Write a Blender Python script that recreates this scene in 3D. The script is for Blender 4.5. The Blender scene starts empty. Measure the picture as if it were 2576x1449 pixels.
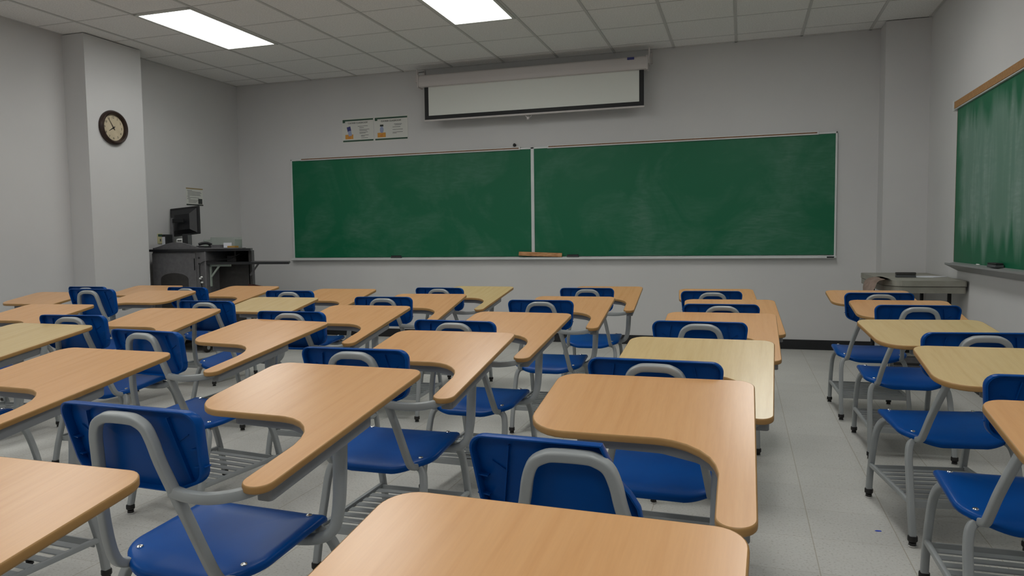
import bpy, bmesh, math, random
from mathutils import Vector, Matrix
random.seed(7)
PI = math.pi
scene = bpy.context.scene
C = scene.collection

# ---------------------------------------------------------------- camera, world, exposure
CAM_H = 1.1311
cam_d = bpy.data.cameras.new('camera'); cam = bpy.data.objects.new('camera', cam_d); C.objects.link(cam)
cam_d.sensor_fit = 'HORIZONTAL'; cam_d.sensor_width = 36.0
cam_d.lens = 1833.6 / 2576 * 36.0
cam_d.clip_start = 0.02
rt = Vector((0.95358544, 0.30086037, -0.01256336)); up = Vector((-0.00794112, 0.06683303, 0.99773257)); fw = Vector((-0.30101784, 0.95132349, -0.06612017))
m = Matrix((rt, up, -fw)).transposed().to_4x4(); m.translation = (0, 0, CAM_H)
cam.matrix_world = m
scene.camera = cam
world = bpy.data.worlds.new('world'); scene.world = world; world.use_nodes = True
world.node_tree.nodes['Background'].inputs[0].default_value = (0.6, 0.65, 0.7, 1)
world.node_tree.nodes['Background'].inputs[1].default_value = 0.02
scene.view_settings.view_transform = 'Standard'; scene.view_settings.look = 'None'
scene.view_settings.gamma = 1.0; scene.view_settings.use_curve_mapping = False
scene.view_settings.exposure = -0.4
LAMP = 8.0           # strength of every ceiling light diffuser
AREA = 6.0           # watts of the tubes behind it

# ---------------------------------------------------------------- helpers
def srgb(r, g, b):
    f = lambda c: (c/255/12.92) if c/255 <= 0.04045 else ((c/255+0.055)/1.055)**2.4
    return (f(r), f(g), f(b), 1)

def mat(name, col, rough=0.5, metal=0.0, spec=0.5, emit=None):
    M = bpy.data.materials.new(name); M.use_nodes = True
    b = M.node_tree.nodes['Principled BSDF']
    b.inputs['Base Color'].default_value = col; b.inputs['Roughness'].default_value = rough
    b.inputs['Metallic'].default_value = metal; b.inputs['Specular IOR Level'].default_value = spec
    if emit:
        b.inputs['Emission Color'].default_value = emit[0]; b.inputs['Emission Strength'].default_value = emit[1]
    return M

def N(M, typ, **kw):
    n = M.node_tree.nodes.new(typ)
    for k, v in kw.items(): setattr(n, k, v)
    return n

def noisy(name, c1, c2, scale=20, rough=0.6, stretch=(1, 1, 1), detail=4, bump=0.0, spec=0.4, lo=0.35, hi=0.65, metal=0.0):
    M = mat(name, c1, rough, metal, spec); L = M.node_tree.links; b = M.node_tree.nodes['Principled BSDF']
    tc = N(M, 'ShaderNodeTexCoord'); mp = N(M, 'ShaderNodeMapping'); mp.inputs['Scale'].default_value = stretch
    nz = N(M, 'ShaderNodeTexNoise'); nz.inputs['Scale'].default_value = scale; nz.inputs['Detail'].default_value = detail
    cr = N(M, 'ShaderNodeValToRGB'); cr.color_ramp.elements[0].color = c1; cr.color_ramp.elements[1].color = c2
    cr.color_ramp.elements[0].position = lo; cr.color_ramp.elements[1].position = hi
    L.new(tc.outputs['Object'], mp.inputs[0]); L.new(mp.outputs[0], nz.inputs[0]); L.new(nz.outputs['Fac'], cr.inputs[0]); L.new(cr.outputs[0], b.inputs['Base Color'])
    if bump:
        bp = N(M, 'ShaderNodeBump'); bp.inputs['Strength'].default_value = bump; bp.inputs['Distance'].default_value = 0.002
        L.new(nz.outputs['Fac'], bp.inputs['Height']); L.new(bp.outputs[0], b.inputs['Normal'])
    return M

def obj(name, bm, m, parent=None, smooth=None):
    me = bpy.data.meshes.new(name)
    bmesh.ops.recalc_face_normals(bm, faces=bm.faces)
    bm.to_mesh(me); bm.free()
    me.materials.append(m)
    if smooth is not None:
        for p in me.polygons: p.use_smooth = True
        me.set_sharp_from_angle(angle=math.radians(smooth))
    o = bpy.data.objects.new(name, me); C.objects.link(o)
    if parent: o.parent = parent
    return o

def tag(o, label, cat, group=None):
    o['label'] = label; o['category'] = cat
    if group: o['group'] = group
    return o

def thing(name, label, cat, loc=(0, 0, 0), rz=0, group=None):
    o = bpy.data.objects.new(name, None); C.objects.link(o); o.location = loc; o.rotation_euler = (0, 0, rz)
    o.empty_display_size = 0.1
    return tag(o, label, cat, group)

def struct(o):
    o['kind'] = 'structure'; return o

def box(bm, x0, x1, y0, y1, z0, z1, bevel=0.0, seg=2):
    t = bmesh.new()
    vs = [t.verts.new((x, y, z)) for x in (x0, x1) for y in (y0, y1) for z in (z0, z1)]
    for f in ((0, 1, 3, 2), (4, 6, 7, 5), (0, 4, 5, 1), (2, 3, 7, 6), (0, 2, 6, 4), (1, 5, 7, 3)): t.faces.new([vs[i] for i in f])
    bmesh.ops.recalc_face_normals(t, faces=t.faces)
    if bevel: bmesh.ops.bevel(t, geom=t.edges[:], offset=bevel, segments=seg, affect='EDGES', profile=0.5)
    me = bpy.data.meshes.new('tmp'); t.to_mesh(me); t.free(); bm.from_mesh(me); bpy.data.meshes.remove(me)
    return bm

def bx(*a, **k): return box(bmesh.new(), *a, **k)

def catmull(pts, n=6):
    P = [Vector(p) for p in pts]; out = []
    for i in range(len(P)-1):
        p0 = P[i-1] if i else P[0]*2-P[1]; p1, p2 = P[i], P[i+1]; p3 = P[i+2] if i+2 < len(P) else P[-1]*2-P[-2]
        for k in range(n):
            t = k/n
            out.append(0.5*((2*p1)+(-p0+p2)*t+(2*p0-5*p1+4*p2-p3)*t*t+(-p0+3*p1-3*p2+p3)*t**3))
    out.append(P[-1]); return out

def tube(bm, pts, a, b=None, ref=(1, 0, 0), k=12, pw=3.0, n=6, taper=None, smooth_path=True):
    """sweep a rounded-rectangle section (half sizes a along ref, b across) along pts"""
    b = b or a
    P = catmull(pts, n) if smooth_path else [Vector(p) for p in pts]
    rings = []; R = Vector(ref).normalized()
    for i, p in enumerate(P):
        T = (P[min(i+1, len(P)-1)]-P[max(i-1, 0)]).normalized()
        R = (R-T*R.dot(T)).normalized(); S = T.cross(R)
        s = 1.0 if not taper else taper(i/(len(P)-1))
        ring = []
        for j in range(k):
            th = 2*PI*(j+.5)/k; c, sn = math.cos(th), math.sin(th)
            u = math.copysign(abs(c)**(2/pw), c); v = math.copysign(abs(sn)**(2/pw), sn)
            ring.append(bm.verts.new(p+R*(a*s*u)+S*(b*s*v)))
        rings.append(ring)
    for r0, r1 in zip(rings, rings[1:]):
        for j in range(k): bm.faces.new((r0[j], r0[(j+1) % k], r1[(j+1) % k], r1[j]))
    bm.faces.new(rings[0][::-1]); bm.faces.new(rings[-1])
    return bm

def lathe(bm, prof, center, axis='z', k=32):
    rings = []
    for r, h in prof:
        ring = []
        for j in range(k):
            t = 2*PI*j/k; a, b = r*math.cos(t), r*math.sin(t)
            v = {'z': (a, b, h), 'x': (h, a, b), 'y': (a, h, b)}[axis]
            ring.append(bm.verts.new(Vector(center)+Vector(v)))
        rings.append(ring)
    for r0, r1 in zip(rings, rings[1:]):
        for j in range(k): bm.faces.new((r0[j], r0[(j+1) % k], r1[(j+1) % k], r1[j]))
    bm.faces.new(rings[0][::-1]); bm.faces.new(rings[-1])
    return bm

def round_poly(pts, n=6):
    """pts: (x, y, r) corners -> list of 2D points with filleted corners"""
    out = []; L = len(pts)
    for i in range(L):
        x, y, r = pts[i]; P = Vector((x, y)); A = Vector(pts[i-1][:2]); B = Vector(pts[(i+1) % L][:2])
        if r <= 0: out.append((x, y)); continue
        a = (A-P).normalized(); b = (B-P).normalized(); ang = a.angle(b)
        d = r/math.tan(ang/2); d = min(d, (A-P).length*.49, (B-P).length*.49); r = d*math.tan(ang/2)
        cdir = (a+b).normalized(); cen = P+cdir*(r/math.sin(ang/2))
        s = P+a*d-cen; e = P+b*d-cen
        t0 = math.atan2(s.y, s.x); t1 = math.atan2(e.y, e.x); dt = (t1-t0+PI) % (2*PI)-PI
        for k in range(n+1):
            t = t0+dt*k/n; out.append((cen.x+r*math.cos(t), cen.y+r*math.sin(t)))
    return out

def prism(bm, poly, f0, f1):
    """solid between maps f0 and f1 of a 2D polygon"""
    lo = [bm.verts.new(f0(x, y)) for x, y in poly]; hi = [bm.verts.new(f1(x, y)) for x, y in poly]
    n = len(poly)
    for i in range(n): bm.faces.new((lo[i], lo[(i+1) % n], hi[(i+1) % n], hi[i]))
    bm.faces.new(lo[::-1]); bm.faces.new(hi)
    return bm

def inset_poly(poly, d):
    n = len(poly); out = []
    area = sum(poly[i][0]*poly[(i+1) % n][1]-poly[(i+1) % n][0]*poly[i][1] for i in range(n))
    sg = 1 if area > 0 else -1
    for i in range(n):
        a = Vector(poly[i-1]); b = Vector(poly[(i+1) % n]); t = (b-a).normalized()
        nn = Vector((-t.y, t.x))*sg
        out.append((poly[i][0]+nn.x*d, poly[i][1]+nn.y*d))
    return out

def rings_shell(bm, outline, center, fs, levels):
    """levels: list of (map function, scale) rings, closed with centre vertices at both ends"""
    rings = []
    for f, s in levels:
        rings.append([bm.verts.new(f(center[0]+(x-center[0])*s, center[1]+(y-center[1])*s)) for x, y in outline])
    n = len(outline)
    for r0, r1 in zip(rings, rings[1:]):
        for j in range(n): bm.faces.new((r0[j], r0[(j+1) % n], r1[(j+1) % n], r1[j]))
    for r, f in ((rings[0], levels[0][0]), (rings[-1], levels[-1][0])):
        c = bm.verts.new(f(*center))
        for j in range(n): bm.faces.new((r[j], r[(j+1) % n], c))
    return bm

def copy_tree(o, parent=None):
    c = o.copy(); C.objects.link(c)
    if parent: c.parent = parent
    for ch in list(o.children): copy_tree(ch, c)
    return c

def text_mesh(name, s, size, m, parent, M, extrude=0.0006, align='CENTER'):
    cu = bpy.data.curves.new(name, 'FONT'); cu.body = s; cu.size = size; cu.extrude = extrude; cu.align_x = align; cu.resolution_u = 3
    t = bpy.data.objects.new(name, cu); C.objects.link(t)
    dg = bpy.context.evaluated_depsgraph_get(); dg.update()
    me = bpy.data.meshes.new_from_object(t.evaluated_get(dg)); bpy.data.objects.remove(t)
    me.materials.clear(); me.materials.append(m)
    o = bpy.data.objects.new(name, me); C.objects.link(o); o.parent = parent; o.matrix_local = M
    return o

# ---------------------------------------------------------------- materials
def wall_mat(name, c1, c2):
    M = noisy(name, srgb(*c1), srgb(*c2), scale=1.3, rough=0.75, detail=5, spec=0.25, lo=.3, hi=.7)
    L = M.node_tree.links; b = M.node_tree.nodes['Principled BSDF']
    tc = N(M, 'ShaderNodeTexCoord'); n2 = N(M, 'ShaderNodeTexNoise'); n2.inputs['Scale'].default_value = 160
    bp = N(M, 'ShaderNodeBump'); bp.inputs['Strength'].default_value = .12; bp.inputs['Distance'].default_value = .001
    L.new(tc.outputs['Object'], n2.inputs[0]); L.new(n2.outputs['Fac'], bp.inputs['Height']); L.new(bp.outputs[0], b.inputs['Normal'])
    return M
M_wall = wall_mat('painted_wall', (199, 198, 198), (204, 203, 202))

M_tile = noisy('ceiling_tile', srgb(222, 221, 219), srgb(238, 237, 235), scale=90, rough=0.95, detail=6, bump=0.3, spec=0.1)
M_grid = mat('ceiling_grid', srgb(196, 195, 193), 0.6, 0, 0.3)
M_base = noisy('black_rubber', srgb(26, 27, 30), srgb(34, 35, 38), scale=6, rough=0.5)

def floor_mat():
    M = mat('vinyl_floor', srgb(175, 172, 163), 0.38, 0, 0.35); L = M.node_tree.links; b = M.node_tree.nodes['Principled BSDF']
    tc = N(M, 'ShaderNodeTexCoord'); sep = N(M, 'ShaderNodeSeparateXYZ'); L.new(tc.outputs['Object'], sep.inputs[0])
    def line(sock, off):
        a = N(M, 'ShaderNodeMath', operation='SUBTRACT'); L.new(sock, a.inputs[0]); a.inputs[1].default_value = off
        d = N(M, 'ShaderNodeMath', operation='DIVIDE'); L.new(a.outputs[0], d.inputs[0]); d.inputs[1].default_value = .3048
        w = N(M, 'ShaderNodeMath', operation='PINGPONG'); L.new(d.outputs[0], w.inputs[0]); w.inputs[1].default_value = .5
        l = N(M, 'ShaderNodeMath', operation='LESS_THAN'); L.new(w.outputs[0], l.inputs[0]); l.inputs[1].default_value = .006
        fl = N(M, 'ShaderNodeMath', operation='FLOOR'); L.new(d.outputs[0], fl.inputs[0])
        return l.outputs[0], fl.outputs[0]
    lx, ix = line(sep.outputs[0], .2585); ly, iy = line(sep.outputs[1], 3.186)
    lyw = N(M, 'ShaderNodeMath', operation='MULTIPLY'); lyw.inputs[1].default_value = .45; L.new(ly, lyw.inputs[0])
    mx = N(M, 'ShaderNodeMath', operation='MAXIMUM'); L.new(lx, mx.inputs[0]); L.new(lyw.outputs[0], mx.inputs[1])
    cx = N(M, 'ShaderNodeCombineXYZ'); L.new(ix, cx.inputs[0]); L.new(iy, cx.inputs[1])
    wn = N(M, 'ShaderNodeTexWhiteNoise'); L.new(cx.outputs[0], wn.inputs[0])
    n1 = N(M, 'ShaderNodeTexNoise'); n1.inputs['Scale'].default_value = 110; n1.inputs['Detail'].default_value = 6; L.new(tc.outputs['Object'], n1.inputs[0])
    r1 = N(M, 'ShaderNodeValToRGB'); e = r1.color_ramp.elements
    e[0].position = .30; e[0].color = srgb(168, 164, 156); e[1].position = .42; e[1].color = srgb(196, 195, 190)
    x = e.new(.7); x.color = srgb(203, 202, 197); L.new(n1.outputs['Fac'], r1.inputs[0])
    n2 = N(M, 'ShaderNodeTexNoise'); n2.inputs['Scale'].default_value = 2.2; n2.inputs['Detail'].default_value = 5; L.new(tc.outputs['Object'], n2.inputs[0])
    # sparse dark scuffs
    mp = N(M, 'ShaderNodeMapping'); mp.inputs['Scale'].default_value = (1, 2.5, 1); mp.inputs['Rotation'].default_value = (0, 0, .5); L.new(tc.outputs['Object'], mp.inputs[0])
    n3 = N(M, 'ShaderNodeTexNoise'); n3.inputs['Scale'].default_value = 26; n3.inputs['Detail'].default_value = 3; L.new(mp.outputs[0], n3.inputs[0])
    r3 = N(M, 'ShaderNodeValToRGB'); r3.color_ramp.elements[0].position = .71; r3.color_ramp.elements[0].color = (0, 0, 0, 1); r3.color_ramp.elements[1].position = .76; r3.color_ramp.elements[1].color = (.6, .6, .6, 1)
    L.new(n3.outputs['Fac'], r3.inputs[0])
    m1 = N(M, 'ShaderNodeMix', data_type='RGBA', blend_type='MULTIPLY'); m1.inputs[0].default_value = 1
    mr = N(M, 'ShaderNodeMapRange'); mr.inputs[1].default_value = .3; mr.inputs[2].default_value = .7; mr.inputs[3].default_value = .9; mr.inputs[4].default_value = 1.04
    L.new(n2.outputs['Fac'], mr.inputs[0])
    mt = N(M, 'ShaderNodeMapRange'); mt.inputs[3].default_value = .96; mt.inputs[4].default_value = 1.03; L.new(wn.outputs[0], mt.inputs[0])
    mm = N(M, 'ShaderNodeMath', operation='MULTIPLY'); L.new(mr.outputs[0], mm.inputs[0]); L.new(mt.outputs[0], mm.inputs[1])
    L.new(r1.outputs[0], m1.inputs[6]); L.new(mm.outputs[0], m1.inputs[7])
    m2 = N(M, 'ShaderNodeMix', data_type='RGBA'); m2.inputs[7].default_value = srgb(142, 132, 110)
    k = N(M, 'ShaderNodeMath', operation='MULTIPLY'); k.inputs[1].default_value = .6; L.new(mx.outputs[0], k.inputs[0])
    L.new(k.outputs[0], m2.inputs[0]); L.new(m1.outputs[2], m2.inputs[6])
    m3 = N(M, 'ShaderNodeMix', data_type='RGBA'); m3.inputs[7].default_value = srgb(84, 78, 70)
    L.new(r3.outputs[0], m3.inputs[0]); L.new(m2.outputs[2], m3.inputs[6]); L.new(m3.outputs[2], b.inputs['Base Color'])
    return M
M_floor = floor_mat()

def wood(name, c1, c2, c3):
    M = mat(name, c1, 0.27, 0, 0.5); L = M.node_tree.links; b = M.node_tree.nodes['Principled BSDF']
    tc = N(M, 'ShaderNodeTexCoord'); oi = N(M, 'ShaderNodeObjectInfo')
    off = N(M, 'ShaderNodeVectorMath', operation='ADD'); sc = N(M, 'ShaderNodeVectorMath', operation='SCALE'); sc.inputs['Scale'].default_value = 7
    cb = N(M, 'ShaderNodeCombineXYZ')
    for i in range(3): L.new(oi.outputs['Random'], cb.inputs[i])
    L.new(cb.outputs[0], sc.inputs[0]); L.new(tc.outputs['Object'], off.inputs[0]); L.new(sc.outputs[0], off.inputs[1])
    mp = N(M, 'ShaderNodeMapping'); mp.inputs['Scale'].default_value = (22, 1.3, 1); mp.inputs['Rotation'].default_value = (0, 0, .06); L.new(off.outputs[0], mp.inputs[0])
    n1 = N(M, 'ShaderNodeTexNoise'); n1.inputs['Scale'].default_value = 2.2; n1.inputs['Detail'].default_value = 6; n1.inputs['Distortion'].default_value = .25; L.new(mp.outputs[0], n1.inputs[0])
    r = N(M, 'ShaderNodeValToRGB'); e = r.color_ramp.elements; e[0].position = .28; e[0].color = c3; e[1].position = .48; e[1].color = c1
    x = e.new(.75); x.color = c2; L.new(n1.outputs['Fac'], r.inputs[0])
    mp2 = N(M, 'ShaderNodeMapping'); mp2.inputs['Scale'].default_value = (90, 6, 1); L.new(off.outputs[0], mp2.inputs[0])
    n2 = N(M, 'ShaderNodeTexNoise'); n2.inputs['Scale'].default_value = 3; n2.inputs['Detail'].default_value = 3; L.new(mp2.outputs[0], n2.inputs[0])
    mr = N(M, 'ShaderNodeMapRange'); mr.inputs[1].default_value = .3; mr.inputs[2].default_value = .7; mr.inputs[3].default_value = .975; mr.inputs[4].default_value = 1.02; L.new(n2.outputs['Fac'], mr.inputs[0])
    m1 = N(M, 'ShaderNodeMix', data_type='RGBA', blend_type='MULTIPLY'); m1.inputs[0].default_value = 1
    L.new(r.outputs[0], m1.inputs[6]); L.new(mr.outputs[0], m1.inputs[7]); L.new(m1.outputs[2], b.inputs['Base Color'])
    return M
M_beech = wood('beech_laminate', srgb(204, 155, 105), srgb(207, 159, 109), srgb(199, 149, 99))
M_maple = wood('maple_laminate', srgb(201, 176, 127), srgb(204, 180, 132), srgb(196, 170, 120))
M_edge = noisy('edge_band', srgb(156, 118, 70), srgb(166, 128, 78), scale=8, rough=.4)
M_blue = noisy('blue_plastic', srgb(0, 66, 138), srgb(0, 72, 147), scale=5, rough=.32, spec=.14, bump=0.0)
M_steel = noisy('grey_painted_steel', srgb(148, 152, 153), srgb(155, 159, 160), scale=9, rough=.38, spec=.5)
M_plate = mat('grey_support_plate', srgb(128, 130, 133), .45)
M_chrome = mat('chrome', srgb(225, 225, 225), .18, 1.0)
M_cap = mat('black_cap', srgb(22, 20, 20), .5)
M_alu = noisy('aluminium', srgb(204, 206, 206), srgb(214, 216, 216), scale=4, rough=.45, metal=.15)
M_cork = noisy('cork', srgb(122, 90, 68), srgb(138, 104, 80), scale=60, rough=.85)
M_white = mat('white_matte', srgb(214, 215, 212), .7)
M_case = mat('screen_case', srgb(196, 190, 188), .5)
M_fabric = mat('screen_fabric', srgb(222, 224, 218), .9)
M_black = mat('black_matte', srgb(18, 19, 22), .6)
M_lamp = mat('lamp_diffuser', (1, 1, 1, 1), .5, emit=((.985, 1.0, .972, 1), LAMP))
M_lampframe = mat('lamp_frame', srgb(205, 205, 200), .5)
M_podium = noisy('charcoal_laminate', srgb(95, 94, 96), srgb(104, 103, 105), scale=30, rough=.5)
M_podium2 = noisy('dark_laminate', srgb(52, 50, 49), srgb(58, 56, 55), scale=30, rough=.5)
M_slab = mat('black_edge', srgb(26, 27, 30), .35)
M_table = noisy('putty_plastic', srgb(140, 138, 128), srgb(150, 148, 138), scale=12, rough=.6)
M_paper = mat('paper', srgb(215, 217, 224), .8)
M_ink = mat('ink', srgb(96, 98, 98), .8)
M_inkd = mat('ink_dark', srgb(52, 56, 54), .8)
M_green = mat('poster_green', srgb(48, 78, 62), .7)
M_orange = mat('poster_orange', srgb(206, 146, 62), .7)
M_red = mat('poster_red', srgb(196, 96, 50), .7)
M_navy = mat('poster_navy', srgb(60, 62, 120), .7)
M_lilac = mat('poster_lilac', srgb(150, 160, 190), .7)

def board_mat(name, streak, amount):
    M = mat(name, srgb(20, 82, 54), .45, 0, .35); L = M.node_tree.links; b = M.node_tree.nodes['Principled BSDF']
    tc = N(M, 'ShaderNodeTexCoord')
    n1 = N(M, 'ShaderNodeTexNoise'); n1.inputs['Scale'].default_value = 1.1; n1.inputs['Detail'].default_value = 7; n1.inputs['Roughness'].default_value = .6; n1.inputs['Distortion'].default_value = .8
    mp = N(M, 'ShaderNodeMapping'); mp.inputs['Scale'].default_value = streak; L.new(tc.outputs['Object'], mp.inputs[0]); L.new(mp.outputs[0], n1.inputs[0])
    mp2 = N(M, 'ShaderNodeMapping'); mp2.inputs['Scale'].default_value = (3, 3, 14); mp2.inputs['Rotation'].default_value = (.25, .5, .2); L.new(tc.outputs['Object'], mp2.inputs[0])
    n2 = N(M, 'ShaderNodeTexNoise'); n2.inputs['Scale'].default_value = 1.6; n2.inputs['Detail'].default_value = 5; n2.inputs['Distortion'].default_value = 1.5; L.new(mp2.outputs[0], n2.inputs[0])
    mr = N(M, 'ShaderNodeMapRange'); mr.inputs[1].default_value = .46; mr.inputs[2].default_value = .78; mr.inputs[3].default_value = 0; mr.inputs[4].default_value = amount; L.new(n1.outputs['Fac'], mr.inputs[0])
    mq = N(M, 'ShaderNodeMapRange'); mq.inputs[1].default_value = .35; mq.inputs[2].default_value = .7; mq.inputs[3].default_value = .45; mq.inputs[4].default_value = 1.25; L.new(n2.outputs['Fac'], mq.inputs[0])
    mu = N(M, 'ShaderNodeMath', operation='MULTIPLY'); L.new(mr.outputs[0], mu.inputs[0]); L.new(mq.outputs[0], mu.inputs[1])
    mx = N(M, 'ShaderNodeMix', data_type='RGBA'); mx.inputs[6].default_value = srgb(10, 98, 66); mx.inputs[7].default_value = srgb(150, 170, 164)
    return M, L, b, mu, mx, tc

M_board, L, b, mu, mx, tc = board_mat('chalkboard', (1.2, 1, 1.2), .22)
L.new(mu.outputs[0], mx.inputs[0]); L.new(mx.outputs[2], b.inputs['Base Color'])
M_board2, L, b, mu, mx, tc = board_mat('chalkboard_smeared', (6.5, 6.5, 1.0), 1.1)
# the wiped band of chalk keeps clear of the board's margins: an edge-distance mask with wavy limits
sep = N(M_board2, 'ShaderNodeSeparateXYZ'); L.new(tc.outputs['Object'], sep.inputs[0])
nw = N(M_board2, 'ShaderNodeTexNoise'); nw.inputs['Scale'].default_value = 7; nw.inputs['Detail'].default_value = 4
mpw = N(M_board2, 'ShaderNodeMapping'); mpw.inputs['Scale'].default_value = (1, 1, .12); L.new(tc.outputs['Object'], mpw.inputs[0]); L.new(mpw.outputs[0], nw.inputs[0])
ab = N(M_board2, 'ShaderNodeMath', operation='ABSOLUTE'); zc = N(M_board2, 'ShaderNodeMath', operation='SUBTRACT'); zc.inputs[1].default_value = 1.53
L.new(sep.outputs[2], zc.inputs[0]); L.new(zc.outputs[0], ab.inputs[0])
ad = N(M_board2, 'ShaderNodeMath', operation='MULTIPLY_ADD'); ad.inputs[1].default_value = .7; L.new(nw.outputs['Fac'], ad.inputs[0]); L.new(ab.outputs[0], ad.inputs[2])
mk = N(M_board2, 'ShaderNodeMapRange'); mk.inputs[1].default_value = .86; mk.inputs[2].default_value = .70; mk.inputs[3].default_value = 0; mk.inputs[4].default_value = .42; L.new(ad.outputs[0], mk.inputs[0])
yw = N(M_board2, 'ShaderNodeTexNoise'); yw.inputs['Scale'].default_value = 3.5; yw.inputs['Detail'].default_value = 4; L.new(tc.outputs['Object'], yw.inputs[0])
ya = N(M_board2, 'ShaderNodeMath', operation='MULTIPLY_ADD'); ya.inputs[1].default_value = .5; L.new(yw.outputs['Fac'], ya.inputs[0]); L.new(sep.outputs[1], ya.inputs[2])
ym = N(M_board2, 'ShaderNodeMapRange'); ym.inputs[1].default_value = 1.98; ym.inputs[2].default_value = 1.82; L.new(ya.outputs[0], ym.inputs[0])
mkm = N(M_board2, 'ShaderNodeMath', operation='MULTIPLY_ADD'); L.new(mu.outputs[0], mkm.inputs[0]); L.new(mk.outputs[0], mkm.inputs[1])
mh = N(M_board2, 'ShaderNodeMath', operation='MULTIPLY'); mh.inputs[1].default_value = .95; L.new(mk.outputs[0], mh.inputs[0]); L.new(mh.outputs[0], mkm.inputs[2]); mkm.use_clamp = True
fin = N(M_board2, 'ShaderNodeMath', operation='MULTIPLY'); L.new(mkm.outputs[0], fin.inputs[0]); L.new(ym.outputs[0], fin.inputs[1])
L.new(fin.outputs[0], mx.inputs[0]); L.new(mx.outputs[2], b.inputs['Base Color'])

# ---------------------------------------------------------------- room shell
D = 7.77; XL = -6.03; XR = 1.60; ZC = 3.079; YB = -3.6; T = .12
X0 = -4.954; Y0 = 6.279; S = .6096       # ceiling module
struct(obj('floor', bx(XL-T, XR+T, YB-T, D+T, -.1, 0), M_floor))
ceil = struct(obj('ceiling', bx(XL-T, XR+T, YB-T, D+T, ZC, ZC+.08), M_tile))
bm = bmesh.new()
xi = X0-2*S
xs = [X0+i*S for i in range(-1, 12) if XL < X0+i*S < XR]; ys = [Y0+j*S for j in range(-16, 4) if YB < Y0+j*S < D]
for x in xs: box(bm, x-.012, x+.012, YB, D, ZC-.006, ZC+.002)
for y in ys: box(bm, XL, XR, y-.006, y+.006, ZC-.002, ZC+.002)
box(bm, XL, XR, D-.022, D, ZC-.006, ZC+.002); box(bm, XL, XL+.022, YB, D, ZC-.006, ZC+.002); box(bm, XR-.022, XR, YB, D, ZC-.006, ZC+.002)
struct(obj('ceiling_grid', bm, M_grid, ceil))
struct(obj('wall_back', bx(XL-T, XR+T, D, D+T, 0, ZC), M_wall))
struct(obj('wall_left', bx(XL-T, XL, YB, D, 0, ZC), M_wall))
struct(obj('wall_right', bx(XR, XR+T, YB, D, 0, ZC), M_wall))
struct(obj('wall_front', bx(XL-T, XR+T, YB-T, YB, 0, ZC), M_wall))
struct(obj('wall_left_pillar', bx(XL-.01, -5.772, 5.322, 5.985, 0, ZC-.008), M_wall))
struct(obj('wall_right_pillar', bx(1.232, XR+.01, 7.492, D+.01, 0, ZC-.008), M_wall))
def baseboard(name, *a): struct(obj(name, bx(*a, bevel=.003, seg=1), M_base))
baseboard('baseboard_back', XL, 1.232, D-.012, D, 0, .098)
baseboard('baseboard_left', XL, XL+.012, YB, 5.322, 0, .098)
baseboard('baseboard_left_rear', XL, XL+.012, 5.985, D-.012, 0, .098)
baseboard('baseboard_pillar', -5.772, -5.76, 5.322, 5.985, 0, .098)
baseboard('baseboard_right', XR-.012, XR, YB, 7.48, 0, .098)
baseboard('baseboard_right_pillar', 1.232, XR-.012, 7.48, 7.492, 0, .098)

# ---------------------------------------------------------------- ceiling lights
def light(i, j, label, first=[None]):
    x0 = X0+i*S; y0 = Y0+j*S
    if first[0] is None:
        t = thing('ceiling_light', label, 'ceiling light', (x0+S/2, y0+S, ZC), 0, 'recessed fluorescent ceiling lights')
        bm = bmesh.new(); a, b_ = S/2-.012, S-.012
        for q in ((-a, a, -b_, -b_+.026), (-a, a, b_-.026, b_), (-a, -a+.026, -b_, b_), (a-.026, a, -b_, b_)): box(bm, *q, -.012, -.001)
        obj('frame', bm, M_lampframe, t)
        obj('diffuser', bx(-a+.022, a-.022, -b_+.022, b_-.022, -.008, -.003), M_lamp, t)
        ld = bpy.data.lights.new('fluorescent_tubes', 'AREA'); ld.shape = 'RECTANGLE'; ld.size = 2*a-.06; ld.size_y = 2*b_-.06; ld.energy = AREA; ld.color = (.985, 1.0, .972); ld.spread = math.radians(150)
        lo = bpy.data.objects.new('fluorescent_tubes', ld); C.objects.link(lo); lo.parent = t; lo.location = (0, 0, -.012)
        first[0] = t
    else:
        t = copy_tree(first[0]); t.location = (x0+S/2, y0+S, ZC); t['label'] = label
light(0, -2, 'long lit ceiling light panel above the left pillar and clock side')
light(4, -2, 'lit ceiling light panel cut by the top edge, above the projection screen')
light(8, -2, 'lit ceiling light panel over the aisle, just above the photo frame')
for i, n in ((0, 'left'), (4, 'middle'), (8, 'right')):
    light(i, -6, 'lit ceiling light panel above the middle desks, %s one of three' % n)
    light(i, -10, 'lit ceiling light panel above the camera, %s one of three' % n)
    light(i, -14, 'lit ceiling light panel behind the camera, %s one of three' % n)

# ---------------------------------------------------------------- tablet-arm chair
ZT, SL = .673, .166
def tz(y, zt=ZT, sl=SL): return zt+sl*y
TAB = round_poly([(.325, .476, .045), (-.198, .476, .055), (-.199, .089, .10), (.10, .088, 0), (.118, .087, 0), (.146, .081, 0), (.178, .066, 0), (.206, .043, 0), (.228, .014, 0),
                  (.241, -.018, 0), (.248, -.055, 0), (.2475, -.12, 0), (.2475, -.248, .033), (.321, -.248, .036)], 7)
PLATE = round_poly([(-.135, .128, .02), (.12, .118, .06), (.20, .085, .05), (.262, .02, .04), (.268, -.21, .01), (.308, -.21, .01), (.312, .19, .04), (.22, .27, .03), (.0, .19, .03)], 4)
BACK = round_poly([(-.193, .790, .03), (.193, .790, .03), (.176, .634, .045), (.10, .604, .06), (-.10, .604, .06), (-.176, .634, .045)], 6)
BROKEN = round_poly([(-.193, .790, .03), (.062, .790, .002), (.078, .752, 0), (.088, .722, 0), (.108, .698, .01), (.124, .668, .02), (.130, .628, .02), (.09, .604, .03), (-.10, .604, .06), (-.176, .634, .045)], 6)
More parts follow.
